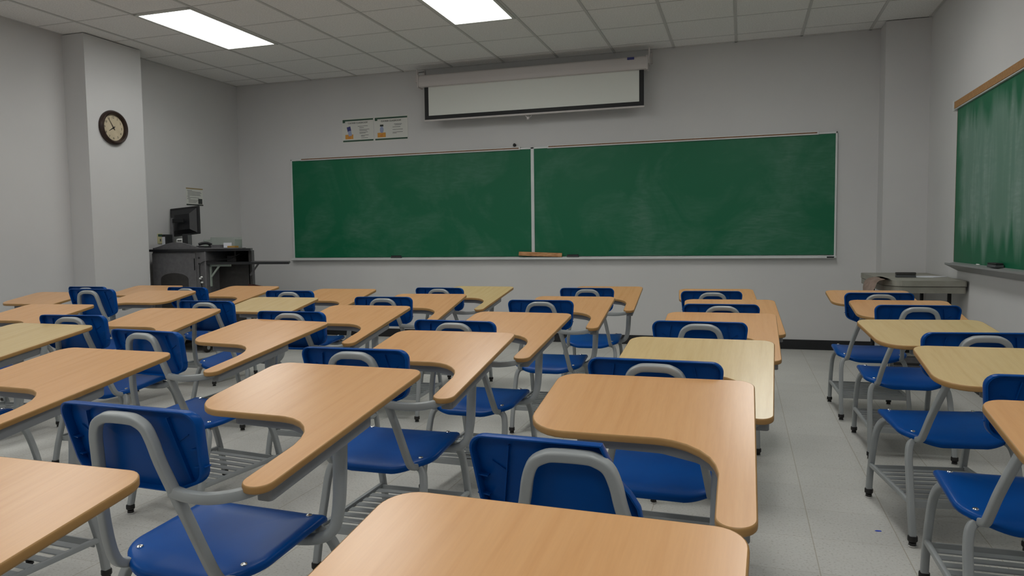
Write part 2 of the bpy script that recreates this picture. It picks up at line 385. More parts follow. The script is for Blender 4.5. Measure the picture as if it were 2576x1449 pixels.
SEAT = round_poly([(-.197, .172, .04), (.197, .172, .04), (.202, -.125, .09), (.115, -.190, .12), (-.115, -.190, .12), (-.202, -.125, .09)], 7)

def by(x, z):     # backrest surface: wraps round the sitter and leans back
    return -.292+.50*x*x-(z-.79)*.25
def seat_z(x, y):
    z = .404+.10*y+.22*x*x
    if y > .11: z -= (y-.11)**2*6
    if y < -.10: z -= .9*max(0, 1-(x/.19)**2)*(y+.10)**2*2.2
    return z

def make_back(outline, name='backrest', cx=0.0, parent=None):
    bm = bmesh.new(); c = (cx, .70)
    def F(dy): return lambda x, z: (x, by(x, z)+dy, z)
    rings_shell(bm, outline, c, None, [(F(.010), .25), (F(.010), .6), (F(.010), .85), (F(.009), .965), (F(.005), .992), (F(-.001), 1.0), (F(-.016), 1.0), (F(-.019), .992), (F(-.019), .965), (F(-.016), .955), (F(.001), .945), (F(.002), .8), (F(.002), .6), (F(.002), .25)])
    # moulded ribs on the rear face, right and left of the loop and at the side rims
    def rib(xa, za, xb, zb, w, d0, d1):
        n_ = Vector((zb-za, -(xb-xa))).normalized()*w; vs = []
        for dd in (d0, d1):
            for (x, z), sg in (((xa, za), 1), ((xb, zb), 1), ((xb, zb), -1), ((xa, za), -1)):
                x_, z_ = x+n_.x*sg, z+n_.y*sg; vs.append(bm.verts.new((x_, by(x_, z_)+dd, z_)))
        for f in ((0, 1, 2, 3), (7, 6, 5, 4), (0, 4, 5, 1), (1, 5, 6, 2), (2, 6, 7, 3), (3, 7, 4, 0)): bm.faces.new([vs[i] for i in f])
    for sg in (-1, 1):
        if outline is BROKEN and sg > 0: continue
        rib(sg*.112, .772, sg*.135, .63, .0010, -.006, .003)
        for z in (.705, .665): rib(sg*.158, z, sg*.183, z+.002, .0012, -.014, .003)
        rib(sg*.118, .715, sg*.150, .735, .0006, -.001, .003)
    return obj(name, bm, M_blue, parent, 32)

def make_chair(root_name, mirror=False, zs=1.0, shift=(0, 0), zt=ZT, sl=SL, top=None, broken=False):
    mx_ = -1 if mirror else 1
    t = thing(root_name, '', 'chair desk', group='blue tablet-arm chair desks in the classroom')
    fx = lambda p: (p[0]*mx_, p[1], p[2]*zs)
    # seat
    bm = bmesh.new()
    def G(dz): return lambda x, y: (x, y, (seat_z(x, y)+dz)*zs)
    rings_shell(bm, SEAT, (0, 0), None, [(G(0), .2), (G(0), .45), (G(0), .7), (G(0), .86), (G(-.001), .95), (G(-.004), .985), (G(-.009), 1.0), (G(-.017), 1.0), (G(-.021), .985), (G(-.021), .955), (G(-.012), .94), (G(-.011), .7), (G(-.011), .3)])
    seat = obj('seat', bm, M_blue, t, 40)
    for x in (-.156, .156):
        for y in (-.124, .124):
            z = seat_z(x, y)*zs
            obj('bolt', lathe(bmesh.new(), [(.0085, -.002), (.0085, .001), (.007, .003), (.003, .0042)], (x, y, z), k=12), M_chrome, seat, 30)
    bo = make_back(BACK, parent=t); bo.scale = (1, 1, 1)
    if zs != 1:
        for v in bo.data.vertices: v.co.z *= zs
    # back loop: inverted U with J bends under the seat
    R = [(.150, -.10, .372), (.151, -.15, .373), (.150, -.187, .385), (.147, -.208, .415), (.137, -.230, .475), (.122, -.253, .545), (.103, -.273, .615), (.087, -.290, .68), (.079, -.299, .722), (.067, -.3040, .752), (.046, -.3060, .766), (.025, -.3065, .770)]
    pts = R+[(-x, y, z) for x, y, z in R[::-1]]
    pts = [(x+.007*min(1, max(0, (z-.45)/.15)), y, z) for x, y, z in pts]
    bm = tube(bmesh.new(), [fx(p) for p in pts], .0110, .0112, n=4, k=16, pw=4.5)
    obj('back_frame', bm, M_steel, t, 40)
    # arm support from the loop to the tablet arm
    bm = tube(bmesh.new(), [fx(p) for p in [(.104, -.271, .612), (.155, -.279, .609), (.205, -.273, .608), (.250, -.246, .611), (.277, -.205, .617), (.288, -.15, .622)]], .0125, .0115, ref=(0, 0, 1), n=6, pw=3.6)
    for v in bm.verts: v.co.z += (tz(v.co.y, zt, sl)-tz(v.co.y)*zs)*min(1, max(0, (v.co.x*mx_-.11)/.14))
    obj('arm_support', bm, M_steel, t, 40)
    # column from under the seat up to the tablet
    topz = (zt+sl*.13)-.045
    bm = tube(bmesh.new(), [(.08*mx_, .095, .366*zs), (.14*mx_, .105, .362*zs), (.195*mx_, .12, .368*zs), (.228*mx_, .13, .395*zs), (.240*mx_, .135, .45*zs), (.245*mx_, .137, .53*zs), (.249*mx_, .137, topz)],
              .017, .015, ref=(0, 1, 0), n=7, k=14, pw=2.6, taper=lambda u: .82+.4*u)
    obj('support_column', bm, M_steel, t, 40)
    # legs, each bending inwards under the seat
    legs = {1: [(.182, .276, .03), (.182, .262, .12), (.181, .230, .24), (.178, .197, .32), (.166, .165, .362), (.135, .150, .375), (.09, .145, .376)],
            -1: [(.189, -.237, .03), (.188, -.215, .12), (.184, -.180, .24), (.180, -.157, .32), (.167, -.143, .360), (.135, -.138, .372), (.09, -.136, .373)]}
    for sy, L_ in legs.items():
        for sx in (-1, 1):
            bm = tube(bmesh.new(), [(x*sx, y, z*zs if z > .05 else z) for x, y, z in L_], .0120, .0120, n=6, pw=4.5, k=16)
            lg = obj('leg', bm, M_steel, t, 40)
            x, y = L_[0][0]*sx, L_[0][1]
            bm = lathe(bmesh.new(), [(.0150, .020), (.0170, .023), (.0170, .037), (.0155, .040)], (x, y, 0), k=14)
            lathe(bm, [(.0125, .006), (.0125, .0155), (.006, .0165), (.006, .024)], (x, y, 0), k=14)
            ft = obj('foot_cap', bm, M_cap, lg, 30)
            obj('glide', lathe(bmesh.new(), [(.011, 0), (.0145, .0015), (.0145, .006), (.010, .0075)], (x, y, 0), k=14), M_chrome, lg, 30)
    # frame under the seat
    bm = bmesh.new()
    tube(bm, [(-.12, .145, .376*zs), (.12, .145, .376*zs)], .011, ref=(0, 1, 0), smooth_path=False)
    tube(bm, [(-.12, -.136, .373*zs), (.12, -.136, .373*zs)], .011, ref=(0, 1, 0), smooth_path=False)
    for sx in (-1, 1): tube(bm, [(.10*sx, -.13, .373*zs), (.10*sx, .14, .376*zs)], .010, ref=(1, 0, 0), smooth_path=False)
    for sx in (-1, 1):
        for y in (-.124, .124):
            zt_ = seat_z(.156*sx, y)*zs-.010; box(bm, .150*sx-.014, .150*sx+.014, y-.014, y+.014, .366*zs, zt_)
    obj('seat_frame', bm, M_steel, t, 40)
    # book rack
    bm = bmesh.new(); zr = .152*zs
    for sx in (-1, 1): tube(bm, [(.184*sx, .250, zr), (.188*sx, -.205, zr)], .0085, .010, ref=(1, 0, 0), smooth_path=False)
    for k in range(8):
        y = -.175+k*.052; box(bm, -.182, .182, y-.015, y+.015, zr-.006, zr-.001, bevel=.0015, seg=1)
    box(bm, -.182, .182, -.203, -.197, zr-.02, zr+.004); box(bm, -.182, .182, .232, .238, zr-.02, zr+.004)
    obj('book_rack', bm, M_steel, t, 30)
    # tablet
    q = lambda x, y: (x*mx_+shift[0], y+shift[1])
    poly = [q(*p) for p in TAB]
    f = lambda dz: (lambda x, y: (x, y, zt+sl*(y)+dz))
    inner = inset_poly(poly, .0027)
    tb = obj('tablet', prism(bmesh.new(), inner, f(-.0165), f(0)), top or M_beech, t)
    bm = bmesh.new(); prof = [(.0030, -.0015), (.0030, .0001), (.0015, -.0004), (.0004, -.002), (0, -.005), (0, -.012), (.0006, -.0150), (.0025, -.0168), (.008, -.0172), (.008, -.013)]
    rings = [[bm.verts.new(f(h)(*p)) for p in inset_poly(poly, d)] for d, h in prof]
    n = len(poly)
    for r0, r1 in zip(rings, rings[1:]+rings[:1]):
        for j in range(n): bm.faces.new((r0[j], r0[(j+1) % n], r1[(j+1) % n], r1[j]))
    obj('edge_band', bm, M_edge, tb, 40)
    plate = [q(*p) for p in PLATE]
    obj('support_plate', prism(bmesh.new(), plate, f(-.048), f(-.0172)), M_plate, tb)
    return t

proto = make_chair('tablet_arm_chair')
tab_mesh = next(c for c in proto.children if c.name.startswith('tablet')).data
maple_mesh = tab_mesh.copy(); maple_mesh.materials.clear(); maple_mesh.materials.append(M_maple)
GROUP = 'blue tablet-arm chair desks in the classroom'
chairs = [  # x, y, rotation, maple?, label
 (-.329, .510, -.038, 0, 'tablet-arm chair whose beech desktop fills the bottom edge at centre, nearest the camera'),
 (-.291, 1.526, 0.0, 0, 'tablet-arm chair with the blue backrest snapped off at its right corner'),
 (-.226, 2.338, -.035, 1, 'tablet-arm chair with pale maple desktop in the column just left of the aisle'),
 (-.165, 3.325, -.003, 0, 'beech-topped tablet-arm chair directly in front of the pale maple one beside the aisle'),
 (-.116, 4.139, .048, 0, 'beech-topped tablet-arm chair, second from the front in the column left of the aisle'),
 (-.210, 5.069, .084, 0, 'foremost tablet-arm chair left of the aisle, near the chalkboard wall'),
 (-1.262, .481, 0.0, 0, 'tablet-arm chair at the bottom left corner, only its beech desktop and legs in view'),
 (-1.233, 1.492, -.045, 0, 'large tablet-arm chair at lower left with whole backrest, seat and desktop in view'),
 (-1.193, 2.345, .010, 0, 'beech-topped tablet-arm chair right in front of the large lower-left one'),
 (-1.164, 3.165, -.039, 0, 'tablet-arm chair near the photo centre, third from the front in its column'),
 (-1.094, 4.236, .032, 0, 'tablet-arm chair behind the front one below the chalkboard divider, beech top'),
 (-1.043, 5.261, .043, 0, 'front-row tablet-arm chair below the chalkboard, its arm and curved column standing clear of the wall'),
 (-2.232, 1.597, -.042, 0, 'tablet-arm chair at the left edge with beech desktop above the lower-left backrest'),
 (-2.235, 2.590, -.110, 0, 'tablet-arm chair turned slightly clockwise, its desktop chipped along the arm edge, left of centre'),
 (-2.149, 3.392, .024, 0, 'beech-topped tablet-arm chair with worn arm tip, second behind the front maple-topped one'),
 (-2.136, 4.316, .081, 0, 'beech-topped tablet-arm chair right behind the front-row maple-topped one'),
 (-2.094, 5.166, -.028, 1, 'front-row tablet-arm chair with yellow maple desktop below the left chalkboard panel'),
 (-3.244, 2.210, -.011, 1, 'tablet-arm chair with maple desktop cut off by the left edge'),
 (-3.163, 3.028, .085, 0, 'beech-topped tablet-arm chair in front of the maple one at the left edge'),
 (-3.064, 3.870, .031, 1, 'tablet-arm chair with small maple desktop between beech ones, right of the podium cabinet'),
 (-3.080, 4.731, .040, 0, 'beech-topped tablet-arm chair under the podium flap end, ahead of a maple-topped one'),
 (-4.214, 3.126, .074, 0, 'tablet-arm chair at the left edge with slim beech desktop tip over a backrest'),
 (-4.167, 4.975, -.017, 0, 'front tablet-arm chair directly before the dark podium'),
 (-5.285, 4.071, .066, 0, 'tablet-arm chair against the left wall, farthest left desktop'),
 (-5.153, 4.940, .030, 0, 'tablet-arm chair before the wall pillar, mostly hidden by the taller one'),
 (.765, 5.046, .037, 0, 'front tablet-arm chair right of the aisle, before the grey folding table'),
 (.806, 4.232, .026, 0, 'second tablet-arm chair from the front right of the aisle, beech top'),
 (.750, 3.158, .147, 1, 'maple-topped tablet-arm chair right of the aisle, turned a little anticlockwise'),
 (.755, 2.314, .009, 1, 'maple-topped tablet-arm chair right of the aisle, nearer of the two maple ones'),
 (.716, 1.433, 0.0, 0, 'tablet-arm chair at the right edge, only the corner of its beech desktop in view'),
]
broken_mesh = make_back(BROKEN, 'backrest_broken', -.03)
bmesh_data = broken_mesh.data; bpy.data.objects.remove(broken_mesh)
for i, (x, y, r, mp_, lab) in enumerate(chairs):
    c = proto if i == 0 else copy_tree(proto)
    c.location = (x, y, 0); c.rotation_euler = (0, 0, r); c['label'] = lab; c['group'] = GROUP
    if mp_:
        for ch in c.children:
            if ch.name.split('.')[0] == 'tablet': ch.data = maple_mesh; ch['label'] = 'pale maple laminate top'
    if i == 1:
        for ch in c.children:
            if ch.name.split('.')[0] == 'back_frame': ch.scale = (1, 1, .978)
            if ch.name.split('.')[0] == 'backrest': ch.scale = (1, 1, .982); ch.data = bmesh_data; ch['label'] = 'blue backrest with its right corner broken off'
lh = make_chair('tablet_arm_chair', mirror=True, zs=1.055, shift=(.055, 0), zt=.692, sl=.163)
lh.location = (-4.235, 4.14, 0); lh.rotation_euler = (0, 0, .03); lh['group'] = GROUP
lh['label'] = 'taller left-handed tablet-arm chair before the pillar, its desktop reaching to the right'

# ---------------------------------------------------------------- back wall chalkboard
def chalkboard_back():
    t = thing('chalkboard', 'wide green two-panel chalkboard in an aluminium frame on the back wall', 'chalkboard', (-2.197, D, .92))
    ox, oz = 2.197, -.92
    def P(x0, x1, y0, y1, z0, z1, **k): return bx(x0+ox, x1+ox, y0-D, y1-D, z0+oz, z1+oz, **k)
    z0, z1 = .945, 2.118; xa, xm, xb = -5.245, -2.20, .853
    obj('left_panel', P(xa, xm-.011, D-.018, D-.001, z0, z1), M_board, t)
    obj('right_panel', P(xm+.011, xb, D-.018, D-.001, z0, z1), M_board, t)
    bm = bmesh.new()
    for q in ((xa-.018, xb+.018, z1, z1+.018), (xa-.018, xa, z0-.01, z1+.018), (xb, xb+.018, z0-.01, z1+.018), (xm-.018, xm+.018, z0, z1+.018)):
        box(bm, q[0]+ox, q[1]+ox, -.026, -.001, q[2]+oz, q[3]+oz, bevel=.003, seg=1)
    box(bm, xm-.004+ox, xm+.004+ox, -.029, -.02, z0+oz, z1+oz)
    obj('frame', bm, M_alu, t)
    for a, b_ in ((-5.12, -2.335), (-2.03, .70)):
        r = obj('map_rail', P(a, b_, D-.034, D-.001, z1-.004, z1+.030, bevel=.003, seg=1), M_alu, t)
        obj('cork_strip', P(a+.015, b_-.015, D-.0365, D-.033, z1+.008, z1+.020), M_cork, r)
    # tray: lip with sloping underside
    bm = bmesh.new()
    sec = [(-.001, z0), (-.055, z0-.018), (-.060, z0-.012), (-.064, z0-.012), (-.064, z0-.030), (-.058, z0-.034), (-.001, z0-.034)]
    lo = [bm.verts.new((xa-.03+ox, y, z+oz)) for y, z in sec]; hi = [bm.verts.new((xb+.018+ox, y, z+oz)) for y, z in sec]
    for i in range(len(sec)): j = (i+1) % len(sec); bm.faces.new((lo[i], lo[j], hi[j], hi[i]))
    bm.faces.new(lo[::-1]); bm.faces.new(hi)
    obj('chalk_tray', bm, M_alu, t)
    pl = obj('maker_plate', P(.785, .85, D-.0665, D-.0635, z0-.029, z0-.016), M_black, t)
chalkboard_back()
TR = .927   # tray floor height
def eraser(x, y, z, rz, label, m2=M_black, L_=.13, felt=None, hw=.024):
    t = thing('chalk_eraser', label, 'eraser', (x, y, z), rz, 'chalkboard erasers')
    obj('felt', bx(-L_/2, L_/2, -hw, hw, 0, .017, bevel=.003), felt or mat('felt_grey', srgb(84, 86, 88), .95), t)
    obj('handle', bx(-L_/2+.002, L_/2-.002, -hw+.002, hw-.002, .017, .030, bevel=.004), m2, t)
M_felt = mat('felt', srgb(78, 80, 82), .95)
eraser(-3.86, D-.043, TR+.006, 0, 'dark eraser on the chalk tray under the left chalkboard panel', felt=M_felt, hw=.0135)
eraser(-1.75, D-.043, TR+.006, 0, 'dark eraser on the chalk tray just right of the wooden ruler', felt=M_felt, hw=.0135)
M_stick = noisy('worn_wood', srgb(160, 108, 66), srgb(196, 150, 104), scale=14, rough=.7, stretch=(1, 4, 4))
st = obj('wooden_ruler', bx(-.245, .245, -.004, .004, -.022, .022, bevel=.001, seg=1), M_stick)
st.location = (-2.115, D-.044, TR+.040); st.rotation_euler = (math.radians(-12), math.radians(2.2), 0)
tag(st, 'worn wooden board ruler leaning on the chalk tray below the frame divider', 'ruler')
nl = obj('wall_pin', lathe(bmesh.new(), [(.006, 0), (.016, -.006), (.018, -.018), (.012, -.026)], (0, 0, 0), 'y', 16), M_black)
nl.location = (-2.405, D, 2.172); tag(nl, 'small black round pin in the wall above the left map rail', 'pin')

# ---------------------------------------------------------------- right wall chalkboard
def chalkboard_right():
    t = thing('chalkboard', 'chalk-smeared green chalkboard on the right wall with a cork rail', 'chalkboard', (XR, 4.7, 0))
    Y1, Y0_ = 6.49-4.7, 3.1-4.7
    bo_ = obj('panel', bx(-.02, -.001, Y0_, Y1, .915, 2.105), M_board2, t)
    bm = bmesh.new(); box(bm, -.021, -.001, Y1, Y1+.004, .915, 2.105); box(bm, -.021, -.001, Y0_-.004, Y0_, .915, 2.105)
    obj('edge_trim', bm, M_cork, t)
    r = obj('map_rail', bx(-.034, -.001, Y0_-.02, Y1+.03, 2.095, 2.16, bevel=.002, seg=1), M_alu, t)
    obj('cork_strip', bx(-.038, -.030, Y0_-.02, Y1+.028, 2.104, 2.155), M_ckb, r)
    bm = bx(-.045, -.001, Y1+.03, Y1+.05, 2.085, 2.165, bevel=.004); lathe(bm, [(.012, Y1+.05), (.012, Y1+.068), (.006, Y1+.072)], (-.025, 0, 2.12), 'y', 12)
    obj('rail_end', bm, M_alu, r)
    # tray with a mitred tip and slanted underside
    bm = bmesh.new()
    sec = [(-.001, .918), (-.085, .904), (-.092, .912), (-.096, .912), (-.096, .898), (-.001, .846)]
    lo = [bm.verts.new((x, Y0_-.05, z)) for x, z in sec]
    hi = [bm.verts.new((x, Y1-.05, z)) for x, z in sec]
    for i in range(len(sec)): j = (i+1) % len(sec); bm.faces.new((lo[i], lo[j], hi[j], hi[i]))
    bm.faces.new(lo[::-1]); bm.faces.new(hi)
    obj('chalk_tray', bm, M_tray2, t)
M_ckb = noisy('cork_light', srgb(150, 112, 70), srgb(164, 124, 82), scale=60, rough=.85)
M_tray2 = mat('tray_metal', srgb(150, 152, 152), .4, .3)
chalkboard_right()
eraser(XR-.05, 5.40, .914, PI/2, 'dark eraser on the tray of the right wall chalkboard', L_=.17, felt=M_felt)
ch = obj('chalk_stick', lathe(bmesh.new(), [(.005, -.03), (.005, .03)], (0, 0, 0), 'y', 10), M_white)
ch.location = (XR-.045, 5.78, .9185); tag(ch, 'short white chalk stick on the tray of the right wall chalkboard', 'chalk')

# ---------------------------------------------------------------- projection screen
def screen():
    Ys = 7.60; xa, xb = -3.455, -.930
    t = thing('projection_screen', 'pull-down projection screen partly unrolled from a pale housing above the chalkboard', 'projector screen', ((xa+xb)/2, Ys, 2.91))
    h = (xb-xa)/2
    bm = bmesh.new(); prof = [(-.052, -.070), (-.060, -.055), (-.062, -.02), (-.056, .005), (-.056, .03), (-.050, .046), (-.035, .056), (.045, .056), (.05, .044), (.05, -.068), (.03, -.074), (-.04, -.074)]
    lo = [bm.verts.new((-h, y, z)) for y, z in prof]; hi = [bm.verts.new((h, y, z)) for y, z in prof]
    for i in range(len(prof)): j = (i+1) % len(prof); bm.faces.new((lo[i], lo[j], hi[j], hi[i]))
    bm.faces.new(lo[::-1]); bm.faces.new(hi)
    ca = obj('housing', bm, M_case, t, 30)
    obj('maker_badge', bx(h-.20, h-.13, -.0615, -.0575, .025, .050), M_navy, ca)
    for sx in (-1, 1):
        bm = box(bmesh.new(), sx*h-.008, sx*h+.008, -.066, .056, -.082, .060, bevel=.003, seg=1); obj('end_cap', bm, M_case, ca)
        bm = bmesh.new(); x = sx*(h+.018)
        tube(bm, [(x, -.03, .05), (x, .0, .10), (x, .14, .135)], .008, ref=(1, 0, 0), smooth_path=False)
        tube(bm, [(x, -.03, .05), (x, -.035, .135)], .008, ref=(1, 0, 0), smooth_path=False)
        box(bm, x-.012, x+.012, .150, .170, .02, .155); box(bm, x-.014, x+.004, -.05, .05, -.02, .06)
        obj('bracket', bm, M_case, t)
    fz0 = 2.478-2.91
    fa, fb = -3.398-(xa+xb)/2, -.968-(xa+xb)/2
    fab = obj('screen_fabric', bx(fa+.048, fb-.048, -.010, -.008, fz0+.044, -.07), M_fabric, t)
    bm = bmesh.new()
    for q in ((fa, fa+.048, fz0, -.07), (fb-.048, fb, fz0, -.07), (fa+.048, fb-.048, fz0, fz0+.044)): box(bm, q[0], q[1], -.0105, -.0078, q[2], q[3])
    obj('black_border', bm, M_black, fab)
    obj('bottom_bar', bx(fa-.006, fb+.006, -.017, -.001, fz0-.018, fz0+.001, bevel=.004), M_case, t, 30)
    bm = tube(bmesh.new(), [(-.03, -.009, fz0-.012), (-.028, -.009, fz0-.034), (0, -.009, fz0-.040), (.028, -.009, fz0-.034), (.03, -.009, fz0-.012)], .003)
    box(bm, -.02, .006, -.015, -.003, fz0-.066, fz0-.036, bevel=.004)
    obj('pull_handle', bm, M_case, t)
screen()

# ---------------------------------------------------------------- posters and small wall fittings
def poster(x0, x1, z0, z1, lab, kind):
    t = thing('poster', lab, 'poster', ((x0+x1)/2, D, (z0+z1)/2), 0, 'paired green-banded notices')
    w, h = (x1-x0)/2, (z1-z0)/2
    obj('sheet', bx(-w, w, -.003, -.0005, -h, h), mat_sheet, t)
    B = lambda a, b_, c, d, e=-.0042: bx(a, b_, e, -.003, c, d)
    obj('top_band', B(-w+.008, w-.006, h-.030, h-.012), M_green, t)
    obj('bottom_band', B(-w+.008, w-.006, -h+.010, -h+.028), M_green, t)
    obj('emblem', B(-w+.008, -w+.040, h-.048, h-.012, -.0048), M_green, t)
    MX = lambda x, z, y=-.0045: Matrix.Translation((x, y, z)) @ Matrix.Rotation(PI/2, 4, 'X')
    text_mesh('title_text', 'CLICKER CLASSROOM', .026, M_inkd, t, MX(.0, h-.064))
    bm = bmesh.new()
    rows = [(.0, .13, .045), (.02, .08, .026), (.02, .15, .006), (.02, .12, -.006), (.02, .13, -.026), (.02, .10, -.038), (.04, .14, -.062), (.04, .09, -.072), (.04, .13, -.092)]
    if kind: rows = [(.04, .14, .045), (.05, .13, .034), (.02, .12, .012), (.02, .15, -.018), (.02, .15, -.048), (.02, .07, -.060)]
    for a, b_, z in rows: box(bm, a, b_, -.0040, -.003, z-.0022, z+.0022)
    obj('text_lines', bm, M_ink, t)
    obj('price_box', B(-w+.040, -w+.145, -h+.042, -h+.095), M_orange, t)
    text_mesh('price_text', '47' if kind else '22', .034, M_red, t, MX(-w+.092, -h+.050))
    if kind == 0:
        o = obj('device_picture', bx(-.024, .024, -.0042, -.003, -.006, .050), M_navy, t); o.location = (-w+.095, 0, -.004); o.rotation_euler = (0, -.22, 0)
        q = obj('device_keypad', bx(-.022, .022, -.0046, -.003, -.060, .0), M_lilac, o)
    else:
        o = obj('device_picture', bx(-.022, .022, -.0042, -.003, .025, .047), M_inkd, t); o.location = (-w+.095, 0, 0)
        bm = prism(bmesh.new(), [(-w+.095+.024*math.cos(a), -.012+.038*math.sin(a)) for a in [k*PI/10 for k in range(20)]], lambda x, z: (x, -.0042, z), lambda x, z: (x, -.003, z))
        obj('device_body', bm, M_lilac, t)
mat_sheet = mat('poster_sheet', srgb(206, 206, 200), .55)
poster(-4.550, -4.134, 2.303, 2.585, 'left of two green-banded clicker classroom posters, picturing a tilted navy handset', 0)
poster(-4.124, -3.694, 2.303, 2.585, 'right of two green-banded clicker classroom posters, picturing a small oval remote', 1)

t = thing('notice', 'white typed notice with dark corner box on the left wall above the monitor', 'notice', (XL, 6.965, 1.67))
obj('sheet', bx(.0005, .003, -.135, .135, -.10, .10), mat_sheet, t)
obj('top_strip', bx(.003, .004, -.135, .135, .085, .099), M_orangeb if 'M_orangeb' in globals() else mat('notice_band', srgb(150, 132, 96), .7), t)
obj('bottom_strip', bx(.003, .004, -.135, .135, -.099, -.085), M_inkd, t)
bm = bmesh.new()
for k, (a, b_) in enumerate([(-.12, -.04), (-.11, .10), (-.11, .11), (-.11, .09), (-.11, .10), (-.12, -.08), (-.11, .07), (-.12, -.07), (-.10, .05), (-.10, .04), (-.10, .02)]):
    z = .070-k*.0135; box(bm, .003, .0037, a, b_, z-.0022, z+.0022)
obj('text_lines', bm, M_ink, t)
obj('dark_picture', bx(.003, .0042, .055, .12, -.08, -.02), M_inkd, t)

M_cream = mat('cream_plate', srgb(196, 190, 150), .5)
for k, (y, z, lab) in enumerate(((6.41, 1.19, 'cream wall plate with green label, nearer the monitor'), (6.21, 1.18, 'cream wall plate with green label, half hidden at the pillar edge'))):
    t = thing('wall_plate', lab, 'wall plate', (XL, y, z), 0, 'cream wall plates behind the podium')
    obj('plate', bx(0, .006, -.036, .036, -.055, .055, bevel=.002, seg=1), M_cream, t)
    obj('green_label', bx(.006, .0075, -.028, .028, .022, .048), M_green, t)
    obj('switch', bx(.006, .012, -.006, .006, -.025, -.002), M_ink, t)

# ---------------------------------------------------------------- clock on the pillar
def clock():
    t = thing('wall_clock', 'round wall clock with dark bronze rim and cream dial on the left pillar', 'clock', (-5.772, 5.604, 2.25))
    bm = bmesh.new(); prof = [(.163, .001), (.165, .012), (.158, .030), (.145, .040), (.132, .036), (.124, .022), (.122, .010), (.121, .001)]
    k = 48; rings = [[bm.verts.new((h, r*math.cos(2*PI*j/k), r*math.sin(2*PI*j/k))) for j in range(k)] for r, h in prof]
    for r0, r1 in zip(rings, rings[1:]+rings[:1]):
        for j in range(k): bm.faces.new((r0[j], r0[(j+1) % k], r1[(j+1) % k], r1[j]))
    obj('rim', bm, M_bronze, t, 40)
    dial = obj('dial', lathe(bmesh.new(), [(.123, .002), (.123, .008)], (0, 0, 0), 'x', 48), M_dial, t)
    # glyph frame: text x -> +Y, text y -> +Z, facing +X
    R_ = Matrix(((0, 0, 1, 0), (1, 0, 0, 0), (0, 1, 0, 0), (0, 0, 0, 1)))
    for n in range(1, 13):
        a = PI/2-n*PI/6; y, z = .098*math.cos(a), .098*math.sin(a)
        text_mesh('numeral', str(n), .030, M_inkd, dial, Matrix.Translation((.0085, y, z-.010)) @ R_, .0004)
    def hand(ang, L_, w, tail, h, nm):
        bm = bmesh.new(); c, s = math.cos(ang), math.sin(ang)
        P = [(-tail, -w*.7), (-tail, w*.7), (0, w), (L_, w*.3), (L_, -w*.3), (0, -w)]
        prism(bm, P, lambda u, v: (h, u*c-v*s, u*s+v*c), lambda u, v: (h+.0015, u*c-v*s, u*s+v*c)); obj(nm, bm, M_black, t)
    hand(PI/2-math.radians(327), .098, .0035, .025, .012, 'minute_hand')
    hand(PI/2-math.radians(237), .064, .005, .022, .010, 'hour_hand')
    obj('hand_hub', lathe(bmesh.new(), [(.007, .008), (.007, .0155)], (0, 0, 0), 'x', 16), M_black, t)
M_bronze = noisy('bronze_rim', srgb(46, 34, 30), srgb(60, 46, 40), scale=20, rough=.35, metal=.3)
M_dial = noisy('cream_dial', srgb(180, 166, 140), srgb(192, 178, 152), scale=10, rough=.6)
clock()

